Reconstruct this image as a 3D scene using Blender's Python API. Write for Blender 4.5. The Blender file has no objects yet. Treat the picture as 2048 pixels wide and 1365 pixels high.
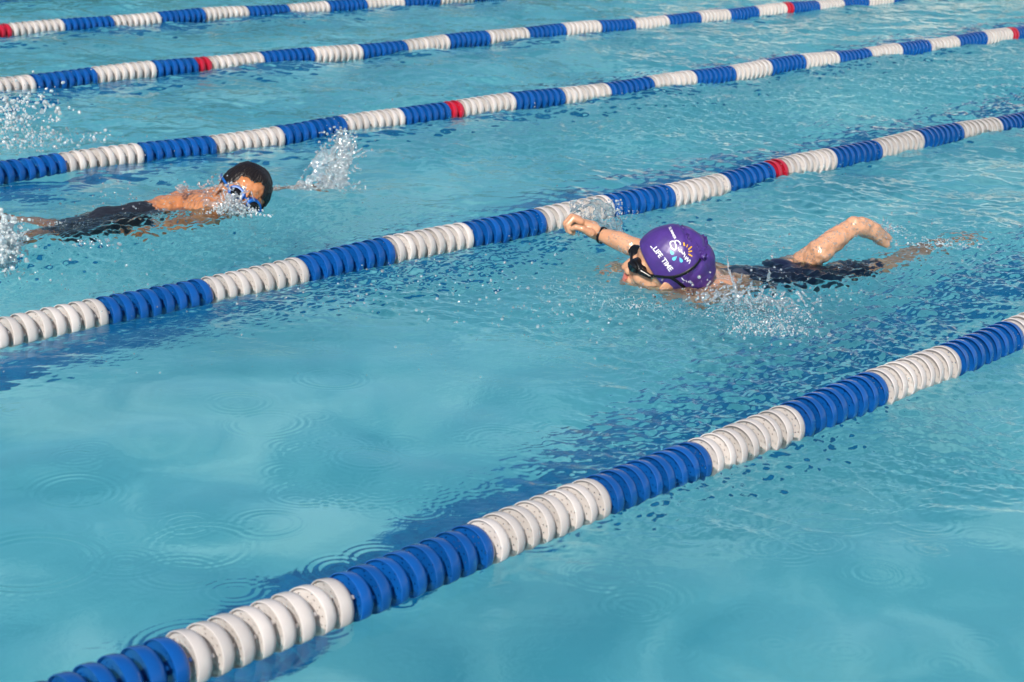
import bpy, bmesh, math, random
import numpy as np
from mathutils import Matrix, Vector, noise
from mathutils.bvhtree import BVHTree

sc = bpy.context.scene
COL = sc.collection
random.seed(7)
rng = np.random.default_rng(11)

# ------------------------------------------------------------------ camera
YAW, PITCH, ROLL = .850730966, .284257772, .0374550121
CAMLOC = Vector((0, 0, 1.3956))
fw = Vector((math.sin(YAW) * math.cos(PITCH), math.cos(YAW) * math.cos(PITCH), -math.sin(PITCH)))
r0 = Vector((math.cos(YAW), -math.sin(YAW), 0))
u0 = r0.cross(fw)
RT = r0 * math.cos(ROLL) + u0 * math.sin(ROLL)
UP = -r0 * math.sin(ROLL) + u0 * math.cos(ROLL)
cam = bpy.data.cameras.new('camera')
cam_o = bpy.data.objects.new('camera', cam)
COL.objects.link(cam_o)
m = Matrix((RT, UP, -fw)).transposed().to_4x4()
m.translation = CAMLOC
cam_o.matrix_world = m
cam.lens = 63.86
cam.sensor_width = 36
cam.clip_start = .05
cam.clip_end = 500
cam.dof.use_dof = True
cam.dof.focus_distance = 5.3
cam.dof.aperture_fstop = 7.5
sc.camera = cam_o

# ------------------------------------------------------------------ sky, sun, exposure
SUN = Vector((-.70, -.42, .58)).normalized()
w = bpy.data.worlds.new('World')
sc.world = w
w.use_nodes = True
wn = w.node_tree
sky = wn.nodes.new('ShaderNodeTexSky')
sky.sky_type = 'NISHITA'
sky.sun_disc = False
sky.sun_elevation = math.asin(SUN.z)
sky.sun_rotation = math.atan2(SUN.x, SUN.y)
wn.links.new(sky.outputs[0], wn.nodes['Background'].inputs[0])
wn.nodes['Background'].inputs[1].default_value = .1
sun = bpy.data.lights.new('sun', 'SUN')
sun.energy = 5.0
sun.angle = math.radians(.53)
sun.color = (1, .93, .84)
sun_o = bpy.data.objects.new('sun', sun)
COL.objects.link(sun_o)
sun_o.rotation_euler = SUN.to_track_quat('Z', 'Y').to_euler()
sc.view_settings.view_transform = 'Standard'
sc.view_settings.look = 'None'
sc.view_settings.exposure = .16
sc.view_settings.gamma = 1
sc.cycles.blur_glossy = .4
sc.cycles.caustics_refractive = True
sc.cycles.caustics_reflective = False
sc.cycles.max_bounces = 14
sc.cycles.transmission_bounces = 12
sc.cycles.diffuse_bounces = 3
sc.cycles.glossy_bounces = 4

# ------------------------------------------------------------------ helpers
LANE = 1.83                       # distance between two lane ropes
Y0 = 1.21116825 * LANE            # nearest rope
DEPTH = 1.36                      # pool depth


def at(px, py, z=0.):
    """world point seen at a pixel of the 2048 px photograph, at height z"""
    d = fw * 3632.72 + RT * (px - 1024) - UP * (py - 682.5)
    return CAMLOC + d * ((z - CAMLOC.z) / d.z)


def tag(o, label=None, cat=None, group=None, kind=None):
    if label: o['label'] = label
    if cat: o['category'] = cat
    if group: o['group'] = group
    if kind: o['kind'] = kind
    return o


def empty(name, loc=(0, 0, 0)):
    o = bpy.data.objects.new(name, None)
    o.empty_display_size = .1
    COL.objects.link(o)
    o.location = loc
    return o


def link(name, me, mat, parent=None, smooth=True):
    if mat is not None:
        me.materials.clear()
        me.materials.append(mat)
    if smooth: me.shade_smooth()
    o = bpy.data.objects.new(name, me)
    COL.objects.link(o)
    if parent is not None:
        o.parent = parent
        if parent.type == 'EMPTY' or True:
            o.matrix_parent_inverse = Matrix.Translation(-Vector(world_loc(parent)))
    return o


def world_loc(o):
    p = Vector(o.location)
    while o.parent is not None:
        # children are modelled in world space, their own offset is zero
        o = o.parent
        if o.type == 'EMPTY': p = Vector((0, 0, 0))
    return p


def from_np(name, v, f):
    me = bpy.data.meshes.new(name)
    v = np.asarray(v, np.float32)
    f = np.asarray(f, np.int32)
    me.vertices.add(len(v)); me.vertices.foreach_set('co', v.ravel())
    me.loops.add(f.size); me.loops.foreach_set('vertex_index', f.ravel())
    me.polygons.add(len(f)); me.polygons.foreach_set('loop_start', np.arange(0, f.size, f.shape[1], dtype=np.int32))
    me.update(calc_edges=True)
    return me


def mesh_py(name, v, f):
    me = bpy.data.meshes.new(name)
    me.from_pydata([tuple(a) for a in v], [], f)
    me.update()
    return me


class NT:
    def __init__(s, name):
        s.m = bpy.data.materials.new(name); s.m.use_nodes = True
        s.t = s.m.node_tree; s.b = s.t.nodes['Principled BSDF']; s.o = s.t.nodes['Material Output']
    def n(s, typ, **kw):
        a = s.t.nodes.new(typ)
        for k, v in kw.items():
            if k.startswith('i_'):
                key = k[2:]
                a.inputs[int(key) if key.isdigit() else key].default_value = v
            else: setattr(a, k, v)
        return a
    def l(s, a, b): s.t.links.new(a, b)


def ramp(nt, src, stops):
    r = nt.n('ShaderNodeValToRGB')
    e = r.color_ramp.elements
    while len(e) < len(stops): e.new(.5)
    for k, (p, c) in enumerate(stops):
        e[k].position = p; e[k].color = (*c, 1) if len(c) == 3 else c
    nt.l(src, r.inputs[0])
    return r.outputs[0]


def plastic(name, col, trans=.25, rough=.28, dirt=.08):
    t = NT(name)
    co = t.n('ShaderNodeTexCoord')
    nz = t.n('ShaderNodeTexNoise', i_Scale=28., i_Detail=6., i_Roughness=.65)
    t.l(co.outputs['Object'], nz.inputs['Vector'])
    oi = t.n('ShaderNodeObjectInfo')
    mx = t.n('ShaderNodeMath', operation='ADD')
    t.l(nz.outputs[0], mx.inputs[0]); t.l(oi.outputs['Random'], mx.inputs[1])
    mh = t.n('ShaderNodeMath', operation='MULTIPLY', i_1=.5); t.l(mx.outputs[0], mh.inputs[0])
    dark = tuple(c * (1 - 2.2 * dirt) for c in col); lite = tuple(min(1, c * (1 + dirt)) for c in col)
    c = ramp(t, mh.outputs[0], [(.2, dark), (.75, lite)])
    t.l(c, t.b.inputs['Base Color'])
    rr = t.n('ShaderNodeMapRange', i_3=rough * .7, i_4=rough * 1.6); t.l(nz.outputs[0], rr.inputs[0])
    t.l(rr.outputs[0], t.b.inputs['Roughness'])
    tr = t.n('ShaderNodeBsdfTranslucent'); t.l(c, tr.inputs[0])
    t.b.inputs['Coat Weight'].default_value = .6; t.b.inputs['Coat Roughness'].default_value = .07
    ms = t.n('ShaderNodeMixShader', i_0=trans)
    t.l(t.b.outputs[0], ms.inputs[1]); t.l(tr.outputs[0], ms.inputs[2]); t.l(ms.outputs[0], t.o.inputs[0])
    bp = t.n('ShaderNodeBump', i_Strength=.12, i_Distance=.002)
    n2 = t.n('ShaderNodeTexNoise', i_Scale=260., i_Detail=2.); t.l(co.outputs['Object'], n2.inputs['Vector'])
    t.l(n2.outputs[0], bp.inputs['Height']); t.l(bp.outputs[0], t.b.inputs['Normal'])
    return t.m


M = {}
M['white'] = plastic('white_float_plastic', (.84, .79, .76), .3, .3)
M['blue'] = plastic('blue_float_plastic', (.004, .105, .43), .15, .2)
M['red'] = plastic('red_float_plastic', (.62, .015, .045), .15, .28)


def simple(name, col, rough=.5, bump=0., scale=80., var=.15, metal=0.):
    t = NT(name)
    co = t.n('ShaderNodeTexCoord')
    nz = t.n('ShaderNodeTexNoise', i_Scale=scale, i_Detail=5.)
    t.l(co.outputs['Object'], nz.inputs['Vector'])
    c = ramp(t, nz.outputs[0], [(.3, tuple(x * (1 - var) for x in col)), (.7, tuple(min(1, x * (1 + var)) for x in col))])
    t.l(c, t.b.inputs['Base Color'])
    t.b.inputs['Roughness'].default_value = rough
    t.b.inputs['Metallic'].default_value = metal
    if bump:
        bp = t.n('ShaderNodeBump', i_Strength=bump, i_Distance=.004)
        t.l(nz.outputs[0], bp.inputs['Height']); t.l(bp.outputs[0], t.b.inputs['Normal'])
    return t.m


def skin_mat(name, a, b, wet=.2):
    t = NT(name)
    co = t.n('ShaderNodeTexCoord')
    nz = t.n('ShaderNodeTexNoise', i_Scale=14., i_Detail=5.)
    t.l(co.outputs['Object'], nz.inputs['Vector'])
    t.l(ramp(t, nz.outputs[0], [(.3, a), (.7, b)]), t.b.inputs['Base Color'])
    t.b.inputs['Roughness'].default_value = wet
    t.b.inputs['Subsurface Weight'].default_value = .12
    t.b.inputs['Subsurface Radius'].default_value = (.012, .005, .003)
    t.b.inputs['Coat Weight'].default_value = .5
    t.b.inputs['Coat Roughness'].default_value = .08
    n2 = t.n('ShaderNodeTexNoise', i_Scale=75., i_Detail=3., i_Distortion=1.)
    t.l(co.outputs['Object'], n2.inputs['Vector'])
    bp = t.n('ShaderNodeBump', i_Strength=.8, i_Distance=.008)
    t.l(n2.outputs[0], bp.inputs['Height']); t.l(bp.outputs[0], t.b.inputs['Coat Normal'])
    bq = t.n('ShaderNodeBump', i_Strength=.15, i_Distance=.004)
    t.l(n2.outputs[0], bq.inputs['Height']); t.l(bq.outputs[0], t.b.inputs['Normal'])
    return t.m


M['skin_light'] = skin_mat('wet_light_skin', (.50, .25, .14), (.60, .32, .19))
M['skin_tan'] = skin_mat('wet_tan_skin', (.40, .145, .055), (.52, .22, .09))
M['suit'] = simple('navy_swimsuit', (.006, .010, .035), .35, .3, 90)
M['shorts'] = simple('dark_swim_shorts', (.010, .012, .02), .55, .6, 60)
M['cap'] = simple('purple_silicone_cap', (.060, .027, .185), .38, .15, 30, .15)
M['black'] = simple('black_rubber', (.006, .006, .007), .25, .1, 60)
M['lens'] = simple('dark_lens', (.004, .004, .005), .06, 0, 20)
M['goggle_blue'] = simple('blue_rubber', (.003, .10, .40), .45, .1, 60)
M['print_white'] = simple('white_print', (.75, .75, .78), .5, 0, 60, .05)
M['print_yellow'] = simple('yellow_print', (.80, .42, .02), .5, 0, 60, .05)
M['print_cyan'] = simple('light_blue_print', (.10, .50, .75), .5, 0, 60, .05)
M['hair'] = simple('wet_black_hair', (.009, .0055, .004), .36, .9, 170, .4)
M['lips'] = simple('lips', (.48, .15, .12), .3, 0, 60, .1)
M['cable'] = simple('coated_steel_cable', (.25, .26, .28), .35, .1, 200)

# ------------------------------------------------------------------ pool shell
PX0, PX1 = -3.5, 19.6
PY0, PY1 = Y0 - LANE, Y0 + 7 * LANE


def plaster():
    t = NT('pool_plaster')
    co = t.n('ShaderNodeTexCoord')
    a = t.n('ShaderNodeTexNoise', i_Scale=2.1, i_Detail=5., i_Roughness=.55, i_Distortion=.8)
    b = t.n('ShaderNodeTexNoise', i_Scale=60., i_Detail=3.)
    t.l(co.outputs['Object'], a.inputs['Vector']); t.l(co.outputs['Object'], b.inputs['Vector'])
    c1 = ramp(t, a.outputs[0], [(.3, (.075, .44, .56)), (.5, (.16, .60, .70)), (.68, (.36, .82, .86))])  # random mottling, its pale tones also painted in place of soft sunlight patches
    mx = t.n('ShaderNodeMixRGB', blend_type='MULTIPLY', i_0=.25)
    t.l(c1, mx.inputs[1]); t.l(ramp(t, b.outputs[0], [(.35, (.8, .8, .8)), (.65, (1, 1, 1))]), mx.inputs[2])
    t.l(mx.outputs[0], t.b.inputs['Base Color'])
    t.b.inputs['Roughness'].default_value = .7
    return t.m


def tiles(name, c1, c2, gr, size):
    t = NT(name)
    co = t.n('ShaderNodeTexCoord')
    br = t.n('ShaderNodeTexBrick', offset=0., i_Scale=1.)
    br.inputs['Color1'].default_value = (*c1, 1); br.inputs['Color2'].default_value = (*c2, 1)
    br.inputs['Mortar'].default_value = (*gr, 1)
    br.inputs['Mortar Size'].default_value = .0018
    br.inputs['Brick Width'].default_value = size; br.inputs['Row Height'].default_value = size
    t.l(co.outputs['Object'], br.inputs['Vector'])
    t.l(br.outputs[0], t.b.inputs['Base Color'])
    t.b.inputs['Roughness'].default_value = .25
    return t.m


M['plaster'] = plaster()
M['tile'] = tiles('navy_floor_tile', (.001, .10, .27), (.003, .20, .46), (.02, .30, .50), .045)
M['coping'] = simple('concrete_deck', (.50, .46, .40), .8, .3, 8, .12)


def slab(name, x0, x1, y0, y1, z0, z1, mat, parent=None):
    v = [(x, y, z) for z in (z0, z1) for x, y in ((x0, y0), (x1, y0), (x1, y1), (x0, y1))]
    f = [(3, 2, 1, 0), (4, 5, 6, 7), (0, 1, 5, 4), (1, 2, 6, 5), (2, 3, 7, 6), (3, 0, 4, 7)]
    return link(name, mesh_py(name, v, f), mat, parent, False)




def bed(x): return -min(1.55, max(.98, 1.37 - .085 * (x - 2)))


def strip(name, x0, x1, y0, y1, off, mat):
    xs = sorted({x0, x1, -.1, 6.6} | set(np.arange(x0, x1, .5).tolist()))
    xs = [x for x in xs if x0 <= x <= x1]
    v = [(x, y, bed(x) + off) for x in xs for y in (y0, y1)]
    f = [(2 * i, 2 * i + 2, 2 * i + 3, 2 * i + 1) for i in range(len(xs) - 1)]
    return tag(link(name, mesh_py(name, v, f), mat, None, False), kind='structure')


strip('pool_floor', PX0, PX1, PY0, PY1, 0, M['plaster'])
for k in range(8):
    y = Y0 + (k - .5) * LANE
    strip('lane_line', PX0 + 1.2, PX1 - 1.2, y - .14, y + .14, .004, M['tile'])
for (a, b, c, d) in ((PX0 - .25, PX0, PY0 - .25, PY1 + .25), (PX1, PX1 + .25, PY0 - .25, PY1 + .25),
                     (PX0, PX1, PY0 - .25, PY0), (PX0, PX1, PY1, PY1 + .25)):
    tag(slab('pool_wall', a, b, c, d, -1.7, .12, M['plaster']), kind='structure')
for (a, b, c, d) in ((-30, PX0 - .25, -20, 45), (PX1 + .25, 60, -20, 45), (PX0 - .25, PX1 + .25, -20, PY0 - .25), (PX0 - .25, PX1 + .25, PY1 + .25, 45)):
    tag(slab('pool_deck', a, b, c, d, -.2, .13, M['coping']), kind='structure')

# ------------------------------------------------------------------ water surface
H = .0112
NX, NY = 1500, 1024
kx = np.fft.fftfreq(NX, H) * 2 * np.pi
ky = np.fft.rfftfreq(NY, H) * 2 * np.pi
KX, KY = kx[:, None], ky[None]
K = np.hypot(KX, KY); K[0, 0] = 1
U = np.arange(NX) * H + 1.1
V = (np.arange(NY) - NY / 2) * H
g = np.array([math.sin(YAW), math.cos(YAW)]); q = np.array([math.cos(YAW), -math.sin(YAW)])
GX = (U[:, None] * g[0] + V[None] * q[0]); GY = (U[:, None] * g[1] + V[None] * q[1])


def band(lam, bw, slope, ang=None, spread=.6):
    k0 = 2 * np.pi / lam
    A = np.exp(-(np.log(K / k0) / bw) ** 2) * (rng.normal(size=K.shape) + 1j * rng.normal(size=K.shape))
    if ang is not None:
        th = np.arctan2(KY, KX) - ang
        A *= np.exp(-(np.sin(th) / spread) ** 2)
    z = np.fft.irfft2(A, s=(NX, NY))
    a, b = np.gradient(z, H)
    return z * (slope / np.sqrt((a ** 2 + b ** 2).mean()))


def blob(px, py, rx, ry=None):
    p = at(px, py)
    dx, dy = GX - p.x, GY - p.y
    return np.exp(-((dx / rx) ** 2 + (dy / (ry or rx)) ** 2))


calm = np.clip(blob(350, 850, 1.0, .55) + blob(50, 1150, .9, .6) + blob(800, 800, .6, .4) + blob(1500, 1320, 1.2, .38) + blob(1900, 1250, .7, .35) + blob(300, 1300, .6, .5), 0, 1)
fine = np.clip(.25 + .3 * np.clip((GX * g[0] + GY * g[1] - 6.2) / 2, 0, 1) + .8 * blob(1480, 975, .45, .2) + .9 * blob(1850, 900, .6, .35) + .5 * blob(1950, 1050, .5, .3) + 1.2 * blob(1850, 170, 2.2, 1.2) + .7 * blob(1350, 250, 1.3, .6) + 1.3 * blob(950, 540, .75, .22) + .7 * blob(1180, 640, .5, .25) + 1.2 * blob(1500, 600, .7, .35) + .9 * blob(1600, 575, .35, .12) + .9 * blob(1750, 720, .9, .3) + 1. * blob(1900, 500, .8, .5)
               + 1.8 * blob(230, 520, .8, .35) + 1.2 * blob(430, 440, .6, .3) + .5 * blob(1300, 820, .5, .25) + .7 * blob(1500, 400, 1.2, .35), 0, 1.8)
fine *= (1 - .92 * calm)
dist = GX * g[0] + GY * g[1]
far = np.clip((dist - 4.2) / 4.5, 0, 1)
Z = band(.05, .35, .15) * fine + band(.11, .45, .14, math.radians(20), .9) * fine
Z += band(.2, .4, .07) * (.2 + .8 * (1 - calm)) * (.4 + .75 * far) + band(.45, .45, .07, math.radians(-10), .8) * (.2 + .9 * far) + band(1.1, .4, .04) * (.3 + .9 * far) + band(.38, .35, .035) * (.35 + .65 * calm) * (1 - far)
Z += band(.035, .3, .03) * fine * (1 - far)


RINGS = []


def ring(px, py, rpx, amp=1.):
    p = at(px, py)
    RINGS.append((p.x, p.y, rpx * (p - CAMLOC).length / 3632., amp))


def apply_rings(X, Y, Zg, step):
    x0, x1, y0, y1 = X.min(), X.max(), Y.min(), Y.max()
    ou, ov = X[0, 0] * g[0] + Y[0, 0] * g[1], X[0, 0] * q[0] + Y[0, 0] * q[1]
    for (x, y, R, amp) in RINGS:
        lam = max(step * 3.2, .011, R * .2)
        ext = R + 3 * lam
        i, j = ((x * g[0] + y * g[1]) - ou) / step, ((x * q[0] + y * q[1]) - ov) / step
        e_ = ext / step
        a, b, c, d_ = int(max(0, i - e_)), int(min(X.shape[0], i + e_)), int(max(0, j - e_)), int(min(X.shape[1], j + e_))
        if a >= b or c >= d_: continue
        d = np.hypot(X[a:b, c:d_] - x, Y[a:b, c:d_] - y)
        dd = d - R
        wv = np.cos(2 * np.pi * dd / lam) * np.exp(-(dd / (lam * np.where(dd < 0, .8, 1.6))) ** 2)
        Zg[a:b, c:d_] += amp * .030 * lam * wv


for a in ((250, 1120, 52), (252, 1122, 22), (360, 1142, 66), (372, 1048, 34), (542, 1050, 58), (60, 1125, 120), (400, 1090, 90), (478, 806, 48), (535, 848, 66), (662, 757, 56),
          (735, 917, 60), (610, 985, 60), (690, 985, 42), (868, 990, 34), (835, 1018, 50), (930, 1010, 60), (1465, 1041, 52), (1465, 1041, 28), (1512, 1088, 52), (1572, 1098, 52),
          (1630, 1085, 44), (1665, 1030, 74), (1845, 1038, 58), (1268, 1212, 45), (1862, 1100, 28), (1060, 1075, 58), (760, 1120, 55), (1205, 1150, 60), (745, 690, 58), (525, 628, 60), (520, 628, 34),
          (1700, 1000, 60), (1600, 960, 60), (1350, 1045, 44), (1250, 1040, 50), (380, 1290, 90), (1290, 1195, 60), (1850, 960, 60), (600, 700, 30), (880, 640, 30), (1000, 880, 60), (1130, 860, 50), (680, 1140, 44),
          (130, 650, 30), (1750, 1150, 40), (150, 980, 70), (470, 1180, 40)):
    ring(*a, amp=1.5)
rr = random.Random(5)
for _ in range(46):
    ring(rr.uniform(560, 1150), rr.uniform(860, 1010), rr.uniform(14, 46), rr.uniform(.3, 1.))
for _ in range(70):
    ring(rr.uniform(1180, 2000), rr.uniform(880, 1080), rr.uniform(18, 50), rr.uniform(.5, 1.3))
for _ in range(50):
    ring(rr.uniform(1000, 2000), rr.uniform(640, 900), rr.uniform(12, 36), rr.uniform(.5, 1.3))
for _ in range(90):
    ring(rr.uniform(0, 2048), rr.uniform(640, 1365), rr.uniform(10, 36), rr.uniform(.2, .7))
for _ in range(14):
    ring(rr.uniform(0, 2048), rr.uniform(200, 620), rr.uniform(12, 30), rr.uniform(.6, 1.2))
# swell piled up round the swimmers
Z += .012 * blob(1440, 605, .26, .12) + .016 * blob(390, 440, .3, .12) + .018 * blob(220, 470, .3, .13) + .008 * blob(1600, 575, .3, .12)
Z -= .006 * blob(1330, 640, .2, .1)
Znoring = Z.copy()
apply_rings(GX, GY, Z, H)
# the patch fades into the plain sheet round it
fu = np.clip(np.minimum(np.arange(NX), NX - 1 - np.arange(NX)) / 30., 0, 1)
fv = np.clip(np.minimum(np.arange(NY), NY - 1 - np.arange(NY)) / 30., 0, 1)
Z *= fu[:, None] * fv[None]
inside = (GX > PX0) & (GX < PX1) & (GY > PY0) & (GY < PY1)
vi = np.arange(NX * NY).reshape(NX, NY)
F = np.stack([vi[:-1, :-1], vi[:-1, 1:], vi[1:, 1:], vi[1:, :-1]], -1).reshape(-1, 4)
NI0, NI1, NJ0, NJ1 = 0, 484, 512 - 186, 512 + 186
cell_in = inside[:-1, :-1] & inside[1:, 1:] & inside[:-1, 1:] & inside[1:, :-1]
cell_in[NI0:NI1, NJ0:NJ1] = False
F = F[cell_in.ravel()]
used, inv = np.unique(F.ravel(), return_inverse=True)
VV = np.stack([GX, GY, Z], -1).reshape(-1, 3)[used]
F = inv.reshape(-1, 4)
# finer patch near the camera, its border follows the coarse cells
SUB = 2
ni, nj = (NI1 - NI0) * SUB + 1, (NJ1 - NJ0) * SUB + 1
HF = H / SUB
fi = NI0 + np.arange(ni) / SUB; fj = NJ0 + np.arange(nj) / SUB


def interp(A):
    i0 = np.minimum(np.floor(fi).astype(int), NX - 2); j0 = np.minimum(np.floor(fj).astype(int), NY - 2)
    a = (fi - i0)[:, None]; b = (fj - j0)[None]
    def cub(t): return t
    A00, A10 = A[i0][:, j0], A[i0 + 1][:, j0]; A01, A11 = A[i0][:, j0 + 1], A[i0 + 1][:, j0 + 1]
    return (A00 * (1 - a) + A10 * a) * (1 - b) + (A01 * (1 - a) + A11 * a) * b


NXf, NYf = ni, nj
GXf, GYf, Zlin = interp(GX), interp(GY), interp(Z)
Zf = interp(Znoring)
for _ in range(2):          # smooth the interpolated swell
    Zs = Zf.copy(); Zs[1:-1, 1:-1] = (Zf[:-2, 1:-1] + Zf[2:, 1:-1] + Zf[1:-1, :-2] + Zf[1:-1, 2:] + 4 * Zf[1:-1, 1:-1]) / 8; Zf = Zs
kxf = np.fft.fftfreq(ni, HF) * 2 * np.pi; kyf = np.fft.rfftfreq(nj - 1, HF) * 2 * np.pi
Kf = np.hypot(kxf[:, None], kyf[None]); Kf[0, 0] = 1
A_ = np.exp(-(np.log(Kf / (2 * np.pi / .024)) / .35) ** 2) * (rng.normal(size=Kf.shape) + 1j * rng.normal(size=Kf.shape))
zz = np.fft.irfft2(A_, s=(ni, nj - 1)); ga, gb = np.gradient(zz, HF); zz *= .16 / np.sqrt((ga ** 2 + gb ** 2).mean())
Zf[:, :-1] += zz * interp(fine)[:, :-1]
apply_rings(GXf, GYf, Zf, HF)
bi = np.minimum(np.arange(ni), ni - 1 - np.arange(ni)) / 8.; bj = np.minimum(np.arange(nj), nj - 1 - np.arange(nj)) / 8.
wgt = np.clip(bi, 0, 1)[:, None] * np.clip(bj, 0, 1)[None]
Zf = Zf * wgt + Zlin * (1 - wgt)
insf = ((GXf > PX0) & (GXf < PX1) & (GYf > PY0) & (GYf < PY1))
vf = np.arange(ni * nj).reshape(ni, nj)
Ff = np.stack([vf[:-1, :-1], vf[:-1, 1:], vf[1:, 1:], vf[1:, :-1]], -1).reshape(-1, 4)
Ff = Ff[(insf[:-1, :-1] & insf[1:, 1:]).ravel()]
VV = np.concatenate([VV, np.stack([GXf, GYf, Zf], -1).reshape(-1, 3)])
F = np.concatenate([F, Ff + len(used)])


def water_height(x, y):
    uu = x * g[0] + y * g[1]; vv = x * q[0] + y * q[1]
    i = int((uu - 1.1) / H); j = int(vv / H + NY / 2)
    if 0 <= i < NX and 0 <= j < NY: return float(Z[i, j])
    return 0.


# plain sheet outside the detailed patch, coarse cells whose centre is not covered by it
cs = .25
cx = np.arange(PX0, PX1, cs); cy = np.arange(PY0, PY1, cs)
base = len(VV)
ev, ef = [], []
u1, u2, v1, v2 = U[0], U[-1], V[0], V[-1]
# frame polygons: cut the pool rectangle by the four patch sides (convex pieces)


def clip(poly, n, d, keep):
    out = []
    for a, b in zip(poly, poly[1:] + poly[:1]):
        sa, sb = (n @ a - d) * keep, (n @ b - d) * keep
        if sa >= 0: out.append(a)
        if sa * sb < 0: out.append(a + (b - a) * sa / (sa - sb))
    return out


rect = [np.array(p, float) for p in ((PX0, PY0), (PX1, PY0), (PX1, PY1), (PX0, PY1))]
e = H * 1.5
rest = rect
pieces = []
for n_, d_, kp in ((g, u1 + e, -1), (g, u2 - e, 1), (q, v1 + e, -1), (q, v2 - e, 1)):
    p_ = clip(rest, n_, d_, kp)
    if len(p_) > 2: pieces.append(p_)
    rest = clip(rest, n_, d_, -kp)
    if len(rest) < 3: break


def water_mat():
    t = NT('pool_water')
    gl = t.n('ShaderNodeBsdfGlass', i_IOR=1.333, i_Roughness=0.)
    gl.inputs['Color'].default_value = (.86, .975, 1., 1)
    co = t.n('ShaderNodeTexCoord')
    a = t.n('ShaderNodeTexNoise', i_Scale=38., i_Detail=4., i_Roughness=.6, i_Distortion=.6)
    t.l(co.outputs['Object'], a.inputs['Vector'])
    b = t.n('ShaderNodeTexNoise', i_Scale=1.1, i_Detail=3.)
    t.l(co.outputs['Object'], b.inputs['Vector'])
    mr = t.n('ShaderNodeMapRange', i_1=.42, i_2=.68, i_3=.03, i_4=.3)
    t.l(b.outputs[0], mr.inputs[0])
    bp = t.n('ShaderNodeBump', i_Distance=.006)
    t.l(mr.outputs[0], bp.inputs['Strength'])
    t.l(a.outputs[0], bp.inputs['Height']); t.l(bp.outputs[0], gl.inputs['Normal'])
    t.l(gl.outputs[0], t.o.inputs[0])
    return t.m


M['water'] = water_mat()
me = from_np('pool_water', VV, F)
water = tag(link('pool_water', me, M['water']), kind='structure')
pv, pf = [], []
for p_ in pieces:
    s0 = len(pv)
    pv += [(a[0], a[1], -.0015) for a in p_]
    idx = list(range(s0, len(pv)))
    ar = sum(p_[i][0] * p_[(i + 1) % len(p_)][1] - p_[(i + 1) % len(p_)][0] * p_[i][1] for i in range(len(p_)))
    pf.append(idx if ar > 0 else idx[::-1])
tag(link('water', mesh_py('water_calm', pv, pf), M['water'], None, False), kind='structure')

# ------------------------------------------------------------------ lane ropes
PITCHX = .200587594 / 8 * LANE
RD = .054


def disc_mesh(name, holes=True, nseg=64):
    """open cup: wide outer band, recessed perforated web, hub, radial fins; the axis is x, the open side faces -x"""
    R = RD; P = PITCHX
    v, f = [], []

    def lathe(prof, closed=False):
        s0 = len(v)
        for x, r in prof:
            for k in range(nseg):
                a = 2 * math.pi * k / nseg
                v.append((x, r * math.cos(a), r * math.sin(a)))
        n = len(prof)
        for i in range(n if closed else n - 1):
            j = (i + 1) % n
            for k in range(nseg):
                k2 = (k + 1) % nseg
                f.append((s0 + i * nseg + k, s0 + j * nseg + k, s0 + j * nseg + k2, s0 + i * nseg + k2))
    # outer shell: lip at the open side, domed and narrowing towards +x
    lathe([(.0, R - .0012), (.0006, R), (.004, R + .0003), (.009, R + .0001), (.018, R - .0006), (.025, R - .0028), (.0315, R - .0068), (.0360, R - .0122), (.0380, R - .0180),
           (.0365, R - .0180), (.0342, R - .0128), (.0300, R - .0084), (.024, R - .0048), (.017, R - .0028), (.009, R - .0022), (.004, R - .0020), (.0006, R - .0022)], True)
    # perforated web with real holes
    xw = .0075
    radii = [.011, .016, .0225, .0248, .0325, .0350, .0415, .0438, R - .0022]
    s0 = len(v)
    for r in radii:
        for k in range(nseg):
            a = 2 * math.pi * k / nseg
            v.append((xw + .007 * (1 - r / R), r * math.cos(a), r * math.sin(a)))
    for i in range(len(radii) - 1):
        for k in range(nseg):
            if i == 4 and k % 5 == 1: continue
            if i == 6 and k % 8 == 3: continue
            if i == 2 and k % 8 == 3: continue
            k2 = (k + 1) % nseg
            f.append((s0 + i * nseg + k, s0 + i * nseg + k2, s0 + (i + 1) * nseg + k2, s0 + (i + 1) * nseg + k))
    # hub tube
    lathe([(-.002, .008), (-.002, .012), (.043, .012), (.043, .008)], True)
    # four radial fins standing out of the domed end
    for j in range(4):
        a = math.pi / 4 + j * math.pi / 2
        c, s = math.cos(a), math.sin(a)
        tck = .0034
        pts = [(.016, .011), (.016, R - .008), (.026, R - .010), (.036, R - .0145), (.0445, R - .0175), (.0455, .011)]
        s0 = len(v)
        for sg in (-1, 1):
            for x, r in pts:
                v.append((x, r * c - sg * tck * s, r * s + sg * tck * c))
        n = len(pts)
        f.append(tuple(s0 + i for i in range(n)))
        f.append(tuple(s0 + n + i for i in reversed(range(n))))
        for i in range(n):
            k2 = (i + 1) % n
            f.append((s0 + i, s0 + n + i, s0 + n + k2, s0 + k2))
    me = mesh_py(name, v, f)
    me.shade_smooth()
    me.set_sharp_from_angle(angle=math.radians(38))
    return me


DM = {}
for c in ('white', 'blue', 'red'):
    DM[c] = disc_mesh('lane_float_' + c)
    DM[c].materials.append(M[c])
L8 = .200587594
P1 = L8 / 8


def secs(start, n0, n1, even):
    odd = 'blue' if even == 'white' else 'white'
    return [(start + i * L8 + j * P1, even if i % 2 == 0 else odd) for i in range(n0, n1) for j in range(8)]


def gap(x0, x1, nb):
    n = nb + 2
    return [(x0 + (x1 - x0) * j / n, 'blue' if j < nb else 'red') for j in range(n)]


def tailred(x):
    return [(x, 'red'), (x + P1, 'red')] + [(x + 2 * P1 + j * P1, 'blue') for j in range(8)]


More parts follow.
